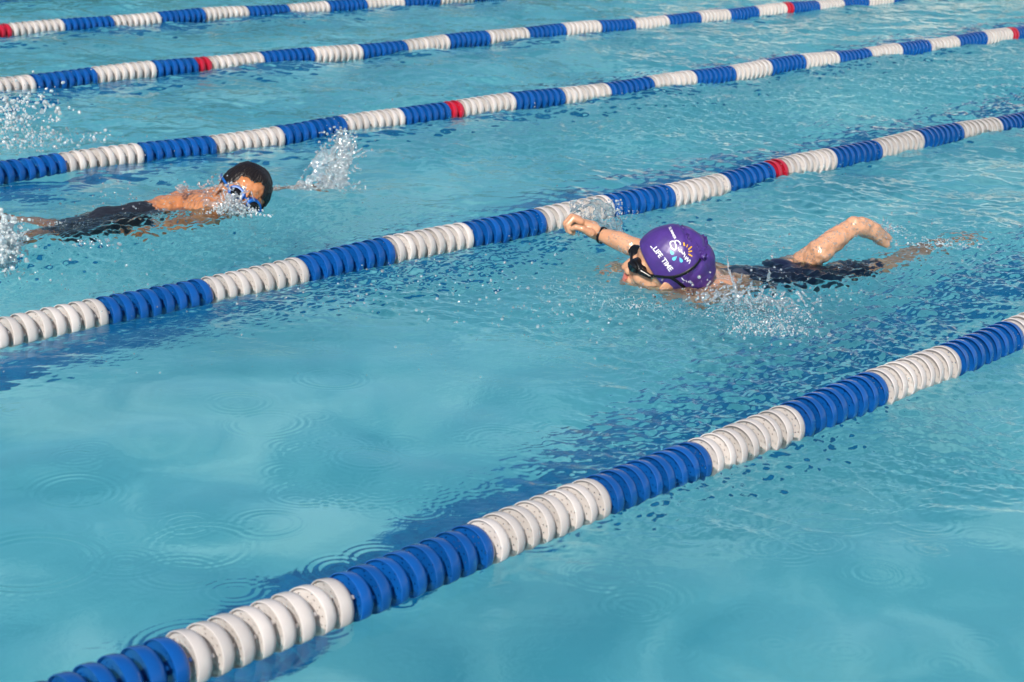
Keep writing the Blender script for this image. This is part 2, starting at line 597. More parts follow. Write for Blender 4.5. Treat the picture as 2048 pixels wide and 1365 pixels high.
ROPES = [
    ('nearest lane rope, with the largest blue and white floats and no red mark', secs(.93129, -2, 11, 'white')),
    ('lane rope of blue and white floats between the two swimmers, passing behind the purple cap', secs(1.57510, -2, 8, 'blue') + gap(1.57510 + 8 * L8, 3.40502, 7) + secs(3.40502, 0, 8, 'white')),
    ('lane rope of blue and white floats just behind the swimmer with blue goggles', secs(2.19670, -2, 5, 'white') + gap(2.19670 + 5 * L8, 3.41531, 7) + secs(3.41531, 0, 15, 'white') + tailred(3.41531 + 15 * L8)),
    ('second farthest lane rope, thin blue and white line with two red marks', secs(2.79897, -2, 2, 'blue') + gap(2.79897 + 2 * L8, 3.40227, 6) + secs(3.40227, 0, 15, 'white') + gap(3.40227 + 15 * L8 , 3.40227 + 15 * L8 + 2 * P1, 0) + secs(3.40227 + 15 * L8 + 2 * P1, 0, 6, 'blue')),
    ('farthest lane rope, cut off by the top edge, red floats at its left end', gap(3.3851 - 10 * P1, 3.3851, 8) + secs(3.3851, 0, 13, 'white')),
]
for k, (label, ds) in enumerate(ROPES):
    y = Y0 + k * LANE - .016
    t = tag(empty('lane_rope', (ds[0][0] * LANE, y, .016)), label, 'lane rope', 'floating lane ropes')
    ph = [random.uniform(0, 6) for _ in range(4)]

    def wob(x):
        return (.006 * math.sin(1.9 * x + ph[0]) + .004 * math.sin(4.1 * x + ph[1]), .005 * math.sin(2.3 * x + ph[2]) + .004 * math.sin(5.2 * x + ph[3]))
    order = sorted(range(len(ds)), key=lambda i: (Vector((ds[i][0] * LANE, y, 0)) - CAMLOC).length)
    near = set(order[:100])
    mv = {'white': [], 'blue': [], 'red': []}
    for i, (x, c) in enumerate(ds):
        x *= LANE
        dy, dz = wob(x)
        mat = Matrix.Translation((x, y + dy, .016 + dz)) @ Matrix.Rotation(random.gauss(0, .05), 4, 'Z') @ Matrix.Rotation(random.gauss(0, .04), 4, 'Y') @ Matrix.Rotation(.25 + random.gauss(0, .22), 4, 'X')
        if i in near:
            o = bpy.data.objects.new('lane_float', DM[c]); COL.objects.link(o)
            o.parent = t
            o.matrix_local = Matrix.Translation(-Vector(t.location)) @ mat
        else:
            mv[c].append(mat)
    allm = [(c, a) for c in mv for a in mv[c]]
    if allm:
        bm = bmesh.new()
        for c, a in allm:
            n0 = len(bm.faces)
            tmp = DM[c].copy(); tmp.transform(a)
            bm.from_mesh(tmp)
            bm.faces.ensure_lookup_table()
            mi = {'white': 0, 'blue': 1, 'red': 2}[c]
            for fi in range(n0, len(bm.faces)): bm.faces[fi].material_index = mi
            bpy.data.meshes.remove(tmp)
        me = bpy.data.meshes.new('lane_float_rest'); bm.to_mesh(me); bm.free()
        for c in ('white', 'blue', 'red'): me.materials.append(M[c])
        o = link('lane_float', me, None, t)
        o['kind'] = 'stuff'
    # steel cable through the hubs
    xs = np.arange(max(PX0, ds[0][0] * LANE - 4), PX1, .12)
    v, f = [], []
    for i, x in enumerate(xs):
        dy, dz = wob(x)
        for a in range(8):
            an = a * math.pi / 4
            v.append((x, y + dy + .0035 * math.cos(an), .016 + dz + .0035 * math.sin(an)))
        if i:
            for a in range(8):
                f.append(((i - 1) * 8 + a, i * 8 + a, i * 8 + (a + 1) % 8, (i - 1) * 8 + (a + 1) % 8))
    link('cable', mesh_py('cable', v, f), M['cable'], t)

# ------------------------------------------------------------------ surroundings mirrored in the far water
def leaf_mass(name, centres, n, mat, size=.35):
    v = np.zeros((n * 4, 3), np.float32)
    cs_ = np.array([c[:3] for c in centres]); rs = np.array([c[3] for c in centres])
    k = rng.integers(0, len(centres), n)
    d = rng.normal(size=(n, 3)); d /= np.linalg.norm(d, axis=1)[:, None]
    p = cs_[k] + d * (rs[k] * rng.uniform(.55, 1.0, n))[:, None] * [1, 1, .8]
    a = rng.normal(size=(n, 3)); a /= np.linalg.norm(a, axis=1)[:, None]
    b = np.cross(a, rng.normal(size=(n, 3))); b /= np.linalg.norm(b, axis=1)[:, None]
    a *= (size * rng.uniform(.5, 1.2, n))[:, None]; b *= (size * .45 * rng.uniform(.6, 1.2, n))[:, None]
    v[0::4] = p - a; v[1::4] = p + b; v[2::4] = p + a; v[3::4] = p - b
    return link(name, from_np(name, v, np.arange(n * 4).reshape(-1, 4)), mat, None, False)


M['render_wall'] = simple('pale_rendered_wall', (.78, .70, .62), .8, .2, 3, .06)
M['window_glass'] = simple('dark_window_glass', (.03, .04, .05), .1, 0, 3)
M['roof'] = simple('brown_roof', (.22, .12, .07), .8, .3, 4)
ch_ = tag(empty('clubhouse', (28, 14, .13)), 'pale rendered clubhouse with dark windows beyond the right end of the pool', 'building')
slab('wall', 25, 32, 8.5, 19.5, .13, 4.4, M['render_wall'], ch_)
slab('roof', 24.3, 32.6, 8, 20, 4.42, 4.8, M['roof'], ch_)
for j in range(4):
    slab('window', 24.95, 25.05, 9.3 + j * 2.6, 10.6 + j * 2.6, 1.0, 2.6, M['window_glass'], ch_)
M['leaf'] = simple('tree_leaves', (.055, .075, .028), .6, 0, 3, .4)
cen = []
for i in range(46):
    t = i / 45.
    x = 1 + 30 * t; y = 21.5 + 5 * math.sin(3 * t) - 9 * max(0, t - .7) * 2 + random.uniform(-.8, .8)
    top = random.uniform(2.2, 5.8)
    for h_ in range(3):
        cen.append((x + random.uniform(-.7, .7), y + random.uniform(-.6, .6), top * (.3 + .33 * h_), random.uniform(.8, 1.6)))
tag(leaf_mass('tree_line', cen, 26000, M['leaf']), 'belt of dark green trees growing beyond the far pool deck', 'trees', kind='stuff')


# ------------------------------------------------------------------ bodies: rounded limbs fused into one continuous skin
def ray(px, py, dist):
    d = fw * 3632.72 + RT * (px - 1024) - UP * (py - 682.5)
    return CAMLOC + d.normalized() * dist


def add_capsule(bm, a, b, ra, rb, seg=20):
    a, b = Vector(a), Vector(b)
    n = 6
    ax = (b - a); L_ = ax.length
    qn = ax.to_track_quat('Z', 'Y') if L_ > 1e-6 else Vector((0, 0, 1)).to_track_quat('Z', 'Y')
    rings = []
    for i in range(n + 1):
        t = -math.pi / 2 + (math.pi / 2) * i / n
        rings.append((ra * math.sin(t), ra * math.cos(t)))
    for i in range(n + 1):
        t = (math.pi / 2) * i / n
        rings.append((L_ + rb * math.sin(t), rb * math.cos(t)))
    vs = []
    for z, r in rings:
        vs.append([bm.verts.new(a + qn @ Vector((max(r, 1e-5) * math.cos(2 * math.pi * k / seg), max(r, 1e-5) * math.sin(2 * math.pi * k / seg), z))) for k in range(seg)])
    for i in range(len(vs) - 1):
        for k in range(seg):
            bm.faces.new((vs[i][k], vs[i][(k + 1) % seg], vs[i + 1][(k + 1) % seg], vs[i + 1][k]))
    bm.faces.new(list(reversed(vs[0]))); bm.faces.new(vs[-1])


def add_chain(bm, pts):
    """pts: list of (Vector, radius)"""
    for (a, ra), (b, rb) in zip(pts, pts[1:]): add_capsule(bm, a, b, ra, rb)


def add_ell(bm, mat, c, r):
    mm = mat @ Matrix.Translation(c) @ Matrix.Diagonal((*r, 1))
    bmesh.ops.create_uvsphere(bm, u_segments=28, v_segments=18, radius=1, matrix=mm)


def fuse(bm, voxel, smooth=4, disp=None):
    """one watertight surface from overlapping volumes"""
    me = bpy.data.meshes.new('tmp'); bm.to_mesh(me); bm.free()
    o = bpy.data.objects.new('tmp', me); COL.objects.link(o)
    md = o.modifiers.new('r', 'REMESH'); md.mode = 'VOXEL'; md.voxel_size = voxel; md.adaptivity = 0
    ms = o.modifiers.new('s', 'SMOOTH'); ms.iterations = smooth; ms.factor = .5
    dg = bpy.context.evaluated_depsgraph_get()
    out = bpy.data.meshes.new_from_object(o.evaluated_get(dg))
    bpy.data.objects.remove(o); bpy.data.meshes.remove(me)
    return out


def displace(me, amp, scale, seed=0., mask=None):
    n = len(me.vertices)
    co = np.zeros(n * 3, np.float32); me.vertices.foreach_get('co', co)
    no = np.zeros(n * 3, np.float32); me.vertices.foreach_get('normal', no)
    co = co.reshape(-1, 3); no = no.reshape(-1, 3)
    d = np.array([noise.noise(Vector(c) * scale + Vector((seed, 0, 0))) for c in co])
    if mask is not None: d = d * mask(co)
    co += no * (d * amp)[:, None]
    me.vertices.foreach_set('co', co.ravel()); me.update()


def frame(x, z, c, s):
    """matrix with x = face direction, z = towards the crown, scaled"""
    x = x.normalized(); z = (z - x * z.dot(x)).normalized(); y = z.cross(x)
    m_ = Matrix((x, y, z)).transposed().to_4x4() @ Matrix.Diagonal((s, s, s, 1))
    m_.translation = c
    return m_


def add_head(bm, T, ear=True):
    e_ = lambda c, r: add_ell(bm, T, c, r)
    sc_ = T.to_scale().x
    C_ = lambda a, b, ra, rb: add_capsule(bm, T @ Vector(a), T @ Vector(b), ra * sc_, rb * sc_)
    e_((-.008, 0, .004), (.098, .076, .086))
    e_((.036, 0, -.045), (.056, .058, .080))
    e_((.060, 0, .022), (.030, .052, .030))            # forehead
    for sg in (-1, 1):
        C_((-.004, sg * .048, -.072), (.060, sg * .016, -.112), .020, .019)   # jaw
        e_((.060, sg * .034, -.050), (.026, .022, .024))    # cheek
        C_((.074, sg * .012, -.008), (.070, sg * .040, -.010), .012, .010)    # brow
        e_((.096, sg * .0105, -.060), (.010, .008, .008))   # nostril wing
        if ear:
            add_ell(bm, T @ Matrix.Translation((-.004, sg * .072, -.042)) @ Matrix.Rotation(sg * .35, 4, 'Z') @ Matrix.Rotation(-.2, 4, 'Y'), (0, 0, 0), (.021, .007, .031))
            add_ell(bm, T, (-.004, sg * .074, -.066), (.009, .006, .011))
    C_((.084, 0, -.014), (.104, 0, -.052), .008, .0115)   # nose
    e_((.106, 0, -.055), (.011, .011, .010))
    e_((.079, 0, -.112), (.019, .022, .018))           # chin
    e_((.078, 0, -.083), (.018, .026, .014))           # mouth mound


def add_lips(T, parent, mat):
    bm = bmesh.new()
    add_ell(bm, T, (.0955, 0, -.0775), (.007, .021, .0045)); add_ell(bm, T, (.0945, 0, -.0875), (.0075, .018, .0055))
    me = fuse(bm, .0018, 2)
    return link('lips', me, mat, parent)


def ribbon(name, pts, normals, width, thick, mat, parent):
    v, f = [], []
    for i, p in enumerate(pts):
        a = pts[max(0, i - 1)]; b = pts[min(len(pts) - 1, i + 1)]
        t = (b - a).normalized(); n = normals[i].normalized(); s_ = t.cross(n).normalized()
        for j in range(10):
            an = 2 * math.pi * j / 10
            v.append(p + s_ * (math.cos(an) * width / 2) + n * (math.sin(an) * thick / 2 + thick * .3))
    for i in range(len(pts) - 1):
        for j in range(10):
            f.append((i * 10 + j, i * 10 + (j + 1) % 10, (i + 1) * 10 + (j + 1) % 10, (i + 1) * 10 + j))
    f.append(tuple(range(9, -1, -1))); f.append(tuple((len(pts) - 1) * 10 + j for j in range(10)))
    me = mesh_py(name, v, f)
    return link(name, me, mat, parent)


def bvh_of(me):
    return BVHTree.FromPolygons([v.co.copy() for v in me.vertices], [tuple(p.vertices) for p in me.polygons])


def bez(pts, n):
    """smooth curve through pixel points"""
    out = []
    P = [pts[0]] + list(pts) + [pts[-1]]
    for i in range(1, len(P) - 2):
        for k in range(n):
            t = k / n
            a, b, c, d = [np.array(P[i + j], float) for j in (-1, 0, 1, 2)]
            out.append(.5 * ((2 * b) + (-a + c) * t + (2 * a - 5 * b + 4 * c - d) * t * t + (-a + 3 * b - 3 * c + d) * t ** 3))
    out.append(np.array(pts[-1], float))
    return out


def drape(bvhs, pts, off, fallback):
    """drop points on a body's surface along the direction of sight of the sketch they were measured in"""
    P, N = [], []
    for (x, y) in pts:
        d = (ray(x, y, 1) - CAMLOC).normalized()
        best = None
        for b_ in bvhs:
            h_ = b_.ray_cast(CAMLOC, d)
            if h_[0] is not None and (best is None or h_[3] < best[3]): best = h_
        if best is None:
            P.append(CAMLOC + d * fallback); N.append(-d)
        else:
            fallback = best[3]
            P.append(best[0] + best[1] * off); N.append(best[1])
    return P, N


# ---- swimmer with the purple cap
D1 = 5.66
hc = ray(1340, 523, D1)
F1 = -RT * 1. + Vector((0, 0, .30)) - fw * .02
U1 = Vector((0, 0, 1)) + RT * .30 - fw * .36
T1 = frame(F1, U1, hc, 1.18)
p1 = tag(empty('person', (hc.x, hc.y, 0)), 'swimmer in purple cap and black goggles reaching one arm forward', 'person', 'swimmers in the pool')
bm = bmesh.new()
add_head(bm, T1)
V_ = lambda px, py, z: at(px, py, z)
neck_t = T1 @ Vector((-.030, 0, -.085)); neck_b = at(1440, 605, -.060)
chest = at(1475, 598, -.100); waist = at(1530, 592, -.098); hip = at(1575, 588, -.097)
add_chain(bm, [(neck_t, .056), (neck_b, .062)])
add_chain(bm, [(neck_b, .075), (chest, .096), (waist, .082), (hip, .092)])
sL = at(1405, 622, -.045); sR = at(1400, 545, -.035)
for s_, e_ in ((sL, neck_b), (sR, neck_b)): add_capsule(bm, s_, e_, .050, .070)
add_capsule(bm, sL, chest, .048, .09); add_capsule(bm, sR, chest, .046, .09)
# near arm pulling under the water
eL = at(1320, 640, -.15); wL = at(1230, 640, -.28)
add_chain(bm, [(sL, .046), (eL, .034), (wL, .022), (wL + Vector((-.06, -.01, -.03)), .026)])
# arm stretched forward above the water
eR = ray(1262, 492, 5.93); wR = ray(1200, 470, 5.99)
add_chain(bm, [(sR, .046), (eR, .033), (ray(1235, 481, 5.95), .031), (wR, .0225)])
# hand: palm, four curled fingers, thumb
hp = lambda x, y, d=5.99: ray(x, y, d)
add_chain(bm, [(wR, .022), (hp(1183, 458), .027), (hp(1168, 452), .024)])
add_capsule(bm, hp(1190, 461, 5.975), hp(1160, 443, 5.965), .021, .014)
add_capsule(bm, hp(1188, 463, 6.005), hp(1158, 444, 6.015), .020, .013)
for (k, pts) in enumerate((((1162, 445, 5.955), (1147, 437, 5.95), (1135, 450, 5.945), (1141, 464, 5.95)),
                           ((1160, 441, 5.975), (1143, 434, 5.975), (1132, 446, 5.97), (1137, 462, 5.965)),
                           ((1158, 441, 5.998), (1145, 434, 6.0), (1134, 449, 6.0), (1141, 464, 5.99)),
                           ((1160, 444, 6.02), (1150, 439, 6.025), (1143, 455, 6.025), (1147, 467, 6.015)))):
    P_ = [hp(*a) for a in pts]
    add_chain(bm, list(zip(P_, (.0125, .0118, .0108, .009))))
add_chain(bm, [(hp(1182, 466, 5.95), .015), (hp(1166, 458, 5.93), .0115), (hp(1152, 455, 5.93), .0095), (hp(1144, 458, 5.935), .0078)])
# legs: one trails under water, one kicks up with the heel out of the water
kL = at(1760, 574, -.12); aL = at(1880, 552, -.20)
add_chain(bm, [(hip, .080), (at(1660, 582, -.105), .062), (kL, .046), (at(1800, 568, -.15), .046), (aL, .028), (at(1950, 560, -.24), .022)])
hR = at(1560, 560, -.06); kR = at(1592, 540, -.045); heel = ray(1706, 452, 6.15)
add_chain(bm, [(hip, .078), (hR, .066), (kR, .046), (ray(1640, 502, 6.07), .041), (ray(1680, 471, 6.12), .0365), (ray(1702, 456, 6.15), .031)])
add_chain(bm, [(heel, .031), (ray(1718, 453, 6.16), .031), (ray(1745, 466, 6.21), .025), (ray(1772, 488, 6.27), .014)])
add_chain(bm, [(ray(1722, 447, 6.16), .023), (ray(1752, 458, 6.21), .019), (ray(1776, 476, 6.27), .012)])
me = fuse(bm, .0026, 3)
displace(me, .0035, 26)
hl = np.array(heel); kn = np.array(kR)
displace(me, .005, 50, 5., lambda c: np.exp(-(np.linalg.norm(c - (hl + kn) / 2, axis=1) / .22) ** 2) * (1 - .7 * np.exp(-(np.linalg.norm(c - hl, axis=1) / .05) ** 2)))
body1 = link('body', me, M['skin_light'], p1)
bb1 = bvh_of(me)
add_lips(T1, p1, M['lips'])
# swimsuit
bm = bmesh.new()
add_chain(bm, [(neck_b.lerp(chest, .75), .092), (chest, .104), (waist, .089), (hip, .099), (at(1660, 582, -.105), .068), (at(1730, 577, -.118), .055)])
add_chain(bm, [(hip, .086), (hR, .072)])
me = fuse(bm, .005, 4); displace(me, .008, 14)
link('swimsuit', me, M['suit'], p1)
# cap: stretched shell, folds and a bulge of hair at the back
bm = bmesh.new()
add_ell(bm, T1, (-.010, 0, .010), (.105, .0825, .092))
add_ell(bm, T1, (-.058, 0, -.006), (.066, .066, .062))
me = fuse(bm, .0028, 6)
bm = bmesh.new(); bm.from_mesh(me)
pa, pb = Vector((.098, 0, .030)), Vector((-.060, 0, -.085))
nrm = Vector((-(pb - pa).z, 0, (pb - pa).x)); nrm = -nrm if nrm.z < 0 else nrm
bmesh.ops.bisect_plane(bm, geom=bm.verts[:] + bm.edges[:] + bm.faces[:], plane_co=T1 @ pa, plane_no=(T1.to_3x3() @ nrm).normalized(), clear_inner=True)
bm.to_mesh(me); bm.free()
Ti = T1.inverted()
n = len(me.vertices); me.update()
for v in me.vertices:
    l_ = Ti @ v.co
    nn = v.normal
    back = min(1, max(0, (-l_.x + .01) / .07)); top = max(0, l_.z / .09)
    ang = math.atan2(l_.x + .02, l_.z + .02)
    # radial folds towards the crown at the back, long stretch folds along the strap
    d = .0034 * back * math.sin(l_.y * 120 + 5 * noise.noise(l_ * 12)) * (.3 + top)
    d += .005 * noise.noise(l_ * 17) * (.12 + back)
    crease = math.exp(-((l_.x + .050 + .25 * l_.z) / .009) ** 2) * max(0, min(1, (l_.z + .02) / .05))
    d -= .006 * crease
    d -= .007 * math.exp(-((l_.x + .004 + .35 * l_.y) / .007) ** 2) * max(0, min(1, (l_.z - .055) / .02)) * max(0, min(1, (.05 - l_.y) / .03))
    d += .0025 * math.exp(-((l_.x - .010 + .35 * l_.y) / .010) ** 2) * max(0, min(1, (l_.z - .05) / .03))
    v.co += nn * d
me.update()
cap1 = link('swim_cap', me, M['cap'], p1)
so = cap1.modifiers.new('s', 'SOLIDIFY'); so.thickness = .0022; so.offset = 0
bc1 = bvh_of(me)
# prints on the cap


def cap_print(name, meshes2d, mat):
    """flat glyphs given in photo pixels, laid on the cap's skin"""
    bm = bmesh.new()
    for me2 in meshes2d:
        vs = []
        b2 = bmesh.new(); b2.from_mesh(me2)
        bmesh.ops.triangulate(b2, faces=b2.faces[:])
        for _ in range(2):
            long_ = [e for e in b2.edges if e.calc_length() > 1.6]
            if long_: bmesh.ops.subdivide_edges(b2, edges=long_, cuts=1)
            bmesh.ops.triangulate(b2, faces=b2.faces[:])
        b2.verts.ensure_lookup_table()
        P, N = drape([bc1], [(v.co.x, v.co.y) for v in b2.verts], .0022, D1 - .1)
        for v, p in zip(b2.verts, P): v.co = p
        b2.normal_update()
        for f_ in b2.faces:
            if f_.normal.dot(fw) > 0: f_.normal_flip()
        t_ = bpy.data.meshes.new('t'); b2.to_mesh(t_); b2.free()
        bm.from_mesh(t_)
    me = bpy.data.meshes.new(name); bm.to_mesh(me); bm.free()
    return link(name, me, mat, cap1, False)


def text2d(txt, x, y, ang, size, shear=0., bold=0., space=1.):
    cu = bpy.data.curves.new('t', 'FONT'); cu.body = txt; cu.size = 1; cu.offset = bold; cu.shear = shear; cu.space_character = space
    cu.resolution_u = 3
    o = bpy.data.objects.new('t', cu); COL.objects.link(o)
    me = bpy.data.meshes.new_from_object(o.evaluated_get(bpy.context.evaluated_depsgraph_get()))
    bpy.data.objects.remove(o)
    c, s_ = math.cos(ang), math.sin(ang)
    for v in me.vertices:
        a, b = v.co.x * size, v.co.y * size
        v.co = (x + a * c + b * s_, y + a * s_ - b * c, 0)     # image y runs down
    return me


def poly2d(pts):
    return mesh_py('p', [(x, y, 0) for x, y in pts], [tuple(range(len(pts)))])


def stroke2d(pts, w0, w1=None, n=6):
    c = bez(pts, n); L_, R_ = [], []
    for i, p in enumerate(c):
        t = c[min(i + 1, len(c) - 1)] - c[max(i - 1, 0)]; t = t / (np.hypot(*t) + 1e-9)
        w_ = (w0 + ((w1 if w1 is not None else w0) - w0) * i / (len(c) - 1)) / 2
        L_.append(p + np.array([-t[1], t[0]]) * w_); R_.append(p - np.array([-t[1], t[0]]) * w_)
    v = [(*a, 0) for a in L_ + R_]; k = len(c)
    return mesh_py('s', v, [(i, i + 1, k + i + 1, k + i) for i in range(k - 1)])


A1 = math.radians(53)
cap_print('cap_lettering', [text2d('LIFE', 1305.5, 498.5, A1, 13.8, bold=.022, space=.98), text2d('TIME', 1322, 520.5, A1, 13.8, bold=.022, space=.98), stroke2d([(1301.5, 493), (1305.5, 497.5)], 2.),
                            text2d('SUMMER', 1337, 456.5, math.radians(64), 7.2, bold=.012, space=.92),
                            stroke2d([(1349, 484), (1343, 484), (1340.5, 488), (1343, 496), (1348, 500), (1352, 498), (1352, 492), (1350, 486), (1351, 482.5), (1356, 483), (1360.5, 488), (1360, 491)], 2.6, 2.2, 5),
                            stroke2d([(1356, 496), (1357.5, 500), (1360, 504), (1363, 503), (1362.5, 500), (1365, 508), (1368, 507.5), (1368, 504)], 1.9, 1.7, 5),
                            stroke2d([(1370, 508), (1367.5, 515)], 1.9), stroke2d([(1373, 513), (1369.5, 519), (1374, 516.5), (1376, 516.5), (1373.5, 523), (1378, 520.5), (1380, 521), (1377.5, 528)], 1.8, 1.5, 5),
                            stroke2d([(1363, 555), (1366, 559), (1369, 561)], 1.8), stroke2d([(1371, 560), (1373, 564)], 1.5), stroke2d([(1376, 562), (1378, 565)], 1.5)], M['print_white'])
cap_print('cap_sun_rays', [stroke2d([(1367, 486), (1368.5, 493)], 2.6), stroke2d([(1374.5, 490), (1372.5, 495.5)], 1.8), stroke2d([(1383, 494), (1376, 500)], 2.4), stroke2d([(1383.5, 503), (1376.5, 504)], 2.4),
                           stroke2d([(1376.5, 508.5), (1384, 513)], 2.4)], M['print_yellow'])
drop = lambda x, y, a, s_: poly2d([(x + s_ * (u * math.cos(a) - v * math.sin(a)), y + s_ * (u * math.sin(a) + v * math.cos(a))) for u, v in
                                  ((0, -1.5), (.45, -.7), (.75, 0), (.7, .55), (.3, .95), (-.3, .95), (-.7, .55), (-.75, 0), (-.45, -.7))])
cap_print('cap_drops', [drop(1344, 506, math.radians(-40), 4.6), drop(1348.5, 517.5, math.radians(50), 4.8), drop(1362, 521, math.radians(-25), 4.4)], M['print_cyan'])
# goggles
gg = bmesh.new()
for sg in (1, -1):
    c_ = Vector((.083, sg * .036, -.022))
    mm = T1 @ Matrix.Translation(c_) @ Matrix.Rotation(sg * .62, 4, 'Z') @ Matrix.Rotation(math.pi / 2, 4, 'Y')
    bmesh.ops.create_cone(gg, cap_ends=True, segments=24, radius1=.028, radius2=.021, depth=.026, matrix=mm @ Matrix.Diagonal((.78, 1.05, 1, 1)))
add_capsule(gg, T1 @ Vector((.100, .016, -.020)), T1 @ Vector((.100, -.016, -.020)), .005, .005)
add_capsule(gg, T1 @ Vector((.072, .057, -.022)), T1 @ Vector((.046, .070, -.022)), .012, .0065)
me = fuse(gg, .0018, 3)
gog = link('goggles', me, M['black'], p1)
for sg in (1, -1):
    lens = bmesh.new()
    c_ = Vector((.0965, sg * .046, -.022))
    mm = T1 @ Matrix.Translation(c_) @ Matrix.Rotation(sg * .62, 4, 'Z') @ Matrix.Rotation(math.pi / 2, 4, 'Y')
    bmesh.ops.create_cone(lens, cap_ends=True, segments=24, radius1=.0185, radius2=.0165, depth=.0045, matrix=mm @ Matrix.Diagonal((.78, 1.05, 1, 1)))
    me = bpy.data.meshes.new('lens'); lens.to_mesh(me); lens.free()
    link('lens', me, M['lens'], gog)
for pts in (((1282, 546), (1300, 550), (1322, 553), (1345, 554), (1368, 547), (1388, 533), (1402, 516), (1404, 508)), ((1340, 554), (1352, 561), (1366, 572), (1378, 582))):
    P, N = drape([bc1, bb1], [tuple(a) for a in bez(pts, 5)], .0012, D1 - .08)
    # smooth the ribbon path
    for _ in range(2):
        P = [P[0]] + [(P[i - 1] + P[i] * 2 + P[i + 1]) / 4 for i in range(1, len(P) - 1)] + [P[-1]]
    ribbon('strap', P, N, .0105, .004, M['black'], gog)
P, N = [], []
for i in range(12):
    an = i / 11. * 1.1
    P.append(T1 @ Vector((.078 * math.cos(an) - .04 * math.sin(an), -(.056 + .030 * math.sin(an * 1.3)), -.022 + .045 * i / 11.))); N.append((T1.to_3x3() @ Vector((.5, -1, 0))).normalized())
ribbon('strap', P, N, .009, .004, M['black'], gog)
# wrist band
def torus_band(name, c, axis, R_, w_, mat, parent):
    v, f = [], []
    q_ = axis.to_track_quat('Z', 'Y')
    for i in range(28):
        a = 2 * math.pi * i / 28
        for (dr, dz) in ((0, -w_), (.0022, -w_), (.003, 0), (.0022, w_), (0, w_), (-.002, 0)):
            v.append(c + q_ @ Vector(((R_ + dr) * math.cos(a), (R_ + dr) * math.sin(a), dz)))
    for i in range(28):
        for j in range(6):
            f.append((i * 6 + j, ((i + 1) % 28) * 6 + j, ((i + 1) % 28) * 6 + (j + 1) % 6, i * 6 + (j + 1) % 6))
    return link(name, mesh_py(name, v, f), mat, parent)


torus_band('wristband', ray(1204, 471, 5.985), (eR - wR).normalized(), .0262, .0045, M['black'], p1)

# ---- swimmer with the blue goggles, head rolled up to breathe
D2 = (ray(490, 385, 1) - CAMLOC).normalized(); 
h2 = at(489, 385, .06)
RG, UPc, TO = RT, UP, -fw
U2 = RG * .62 + UPc * .79
F2 = TO * .87 + RG * .30 - UPc * .12
T2 = frame(F2, U2, h2, 1.08)
p2 = tag(empty('person', (h2.x, h2.y, 0)), 'swimmer with wet black hair and blue goggles, face turned up to breathe', 'person', 'swimmers in the pool')
bm = bmesh.new()
add_head(bm, T2)
n2t = T2 @ Vector((-.02, 0, -.09)); n2b = at(425, 432, -.02)
ch2 = at(375, 432, -.066); w2 = at(290, 452, -.074); hp2 = at(215, 472, -.080)
add_chain(bm, [(n2t, .052), (n2b, .058)])
add_chain(bm, [(n2b, .074), (ch2, .098), (w2, .082), (hp2, .088)])
sN = at(418, 455, -.045); sF = at(425, 398, -.03)
for a in (sN, sF): add_capsule(bm, a, n2b, .046, .062); add_capsule(bm, a, ch2, .044, .082)
# near arm sweeps down, far arm reaches forward into the splash
add_chain(bm, [(sN, .044), (at(350, 500, -.13), .033), (at(260, 530, -.18), .022), (at(225, 540, -.2), .024)])
eF = at(530, 395, -.03); wF = at(610, 385, -.03)
add_chain(bm, [(sF, .042), (eF, .033), (wF, .022), (at(640, 382, -.03), .026)])
for k in range(4):
    b0 = at(648, 378 + k * 4, -.03)
    add_chain(bm, [(b0, .011), (b0 + RT * .03 + Vector((0, 0, -.004)), .010), (b0 + RT * (.055 - .004 * abs(k - 1)) + Vector((0, 0, -.012)), .008)])
add_chain(bm, [(at(632, 392, -.03), .013), (at(645, 398, -.035), .010), (at(654, 400, -.04), .008)])
k2 = at(95, 505, -.085); a2 = at(10, 515, -.06)
add_chain(bm, [(hp2, .074), (at(150, 492, -.065), .060), (k2, .045), (a2, .028), (at(-30, 520, -.05), .026)])
k3 = at(120, 480, -.07); a3 = at(20, 480, -.10)
add_chain(bm, [(hp2, .074), (at(165, 475, -.06), .060), (k3, .045), (a3, .028), (at(-30, 480, -.14), .022)])
me = fuse(bm, .003, 3)
displace(me, .005, 26); displace(me, .0035, 60, 4.)
displace(me, .010, 16, 2., lambda c: np.exp(-(np.linalg.norm(c - np.array(ch2), axis=1) / .2) ** 2))
body2 = link('body', me, M['skin_tan'], p2)
bb2 = bvh_of(me)
add_lips(T2, p2, M['lips'])
bm = bmesh.new()
add_chain(bm, [(w2, .089), (hp2, .097), (at(150, 492, -.065), .068), (at(115, 500, -.078), .056)])
add_chain(bm, [(hp2, .084), (at(165, 475, -.06), .068), (at(135, 479, -.066), .056)])
me = fuse(bm, .005, 3); displace(me, .008, 14)
displace(me, .004, 45, 3.)
link('swim_shorts', me, M['shorts'], p2)
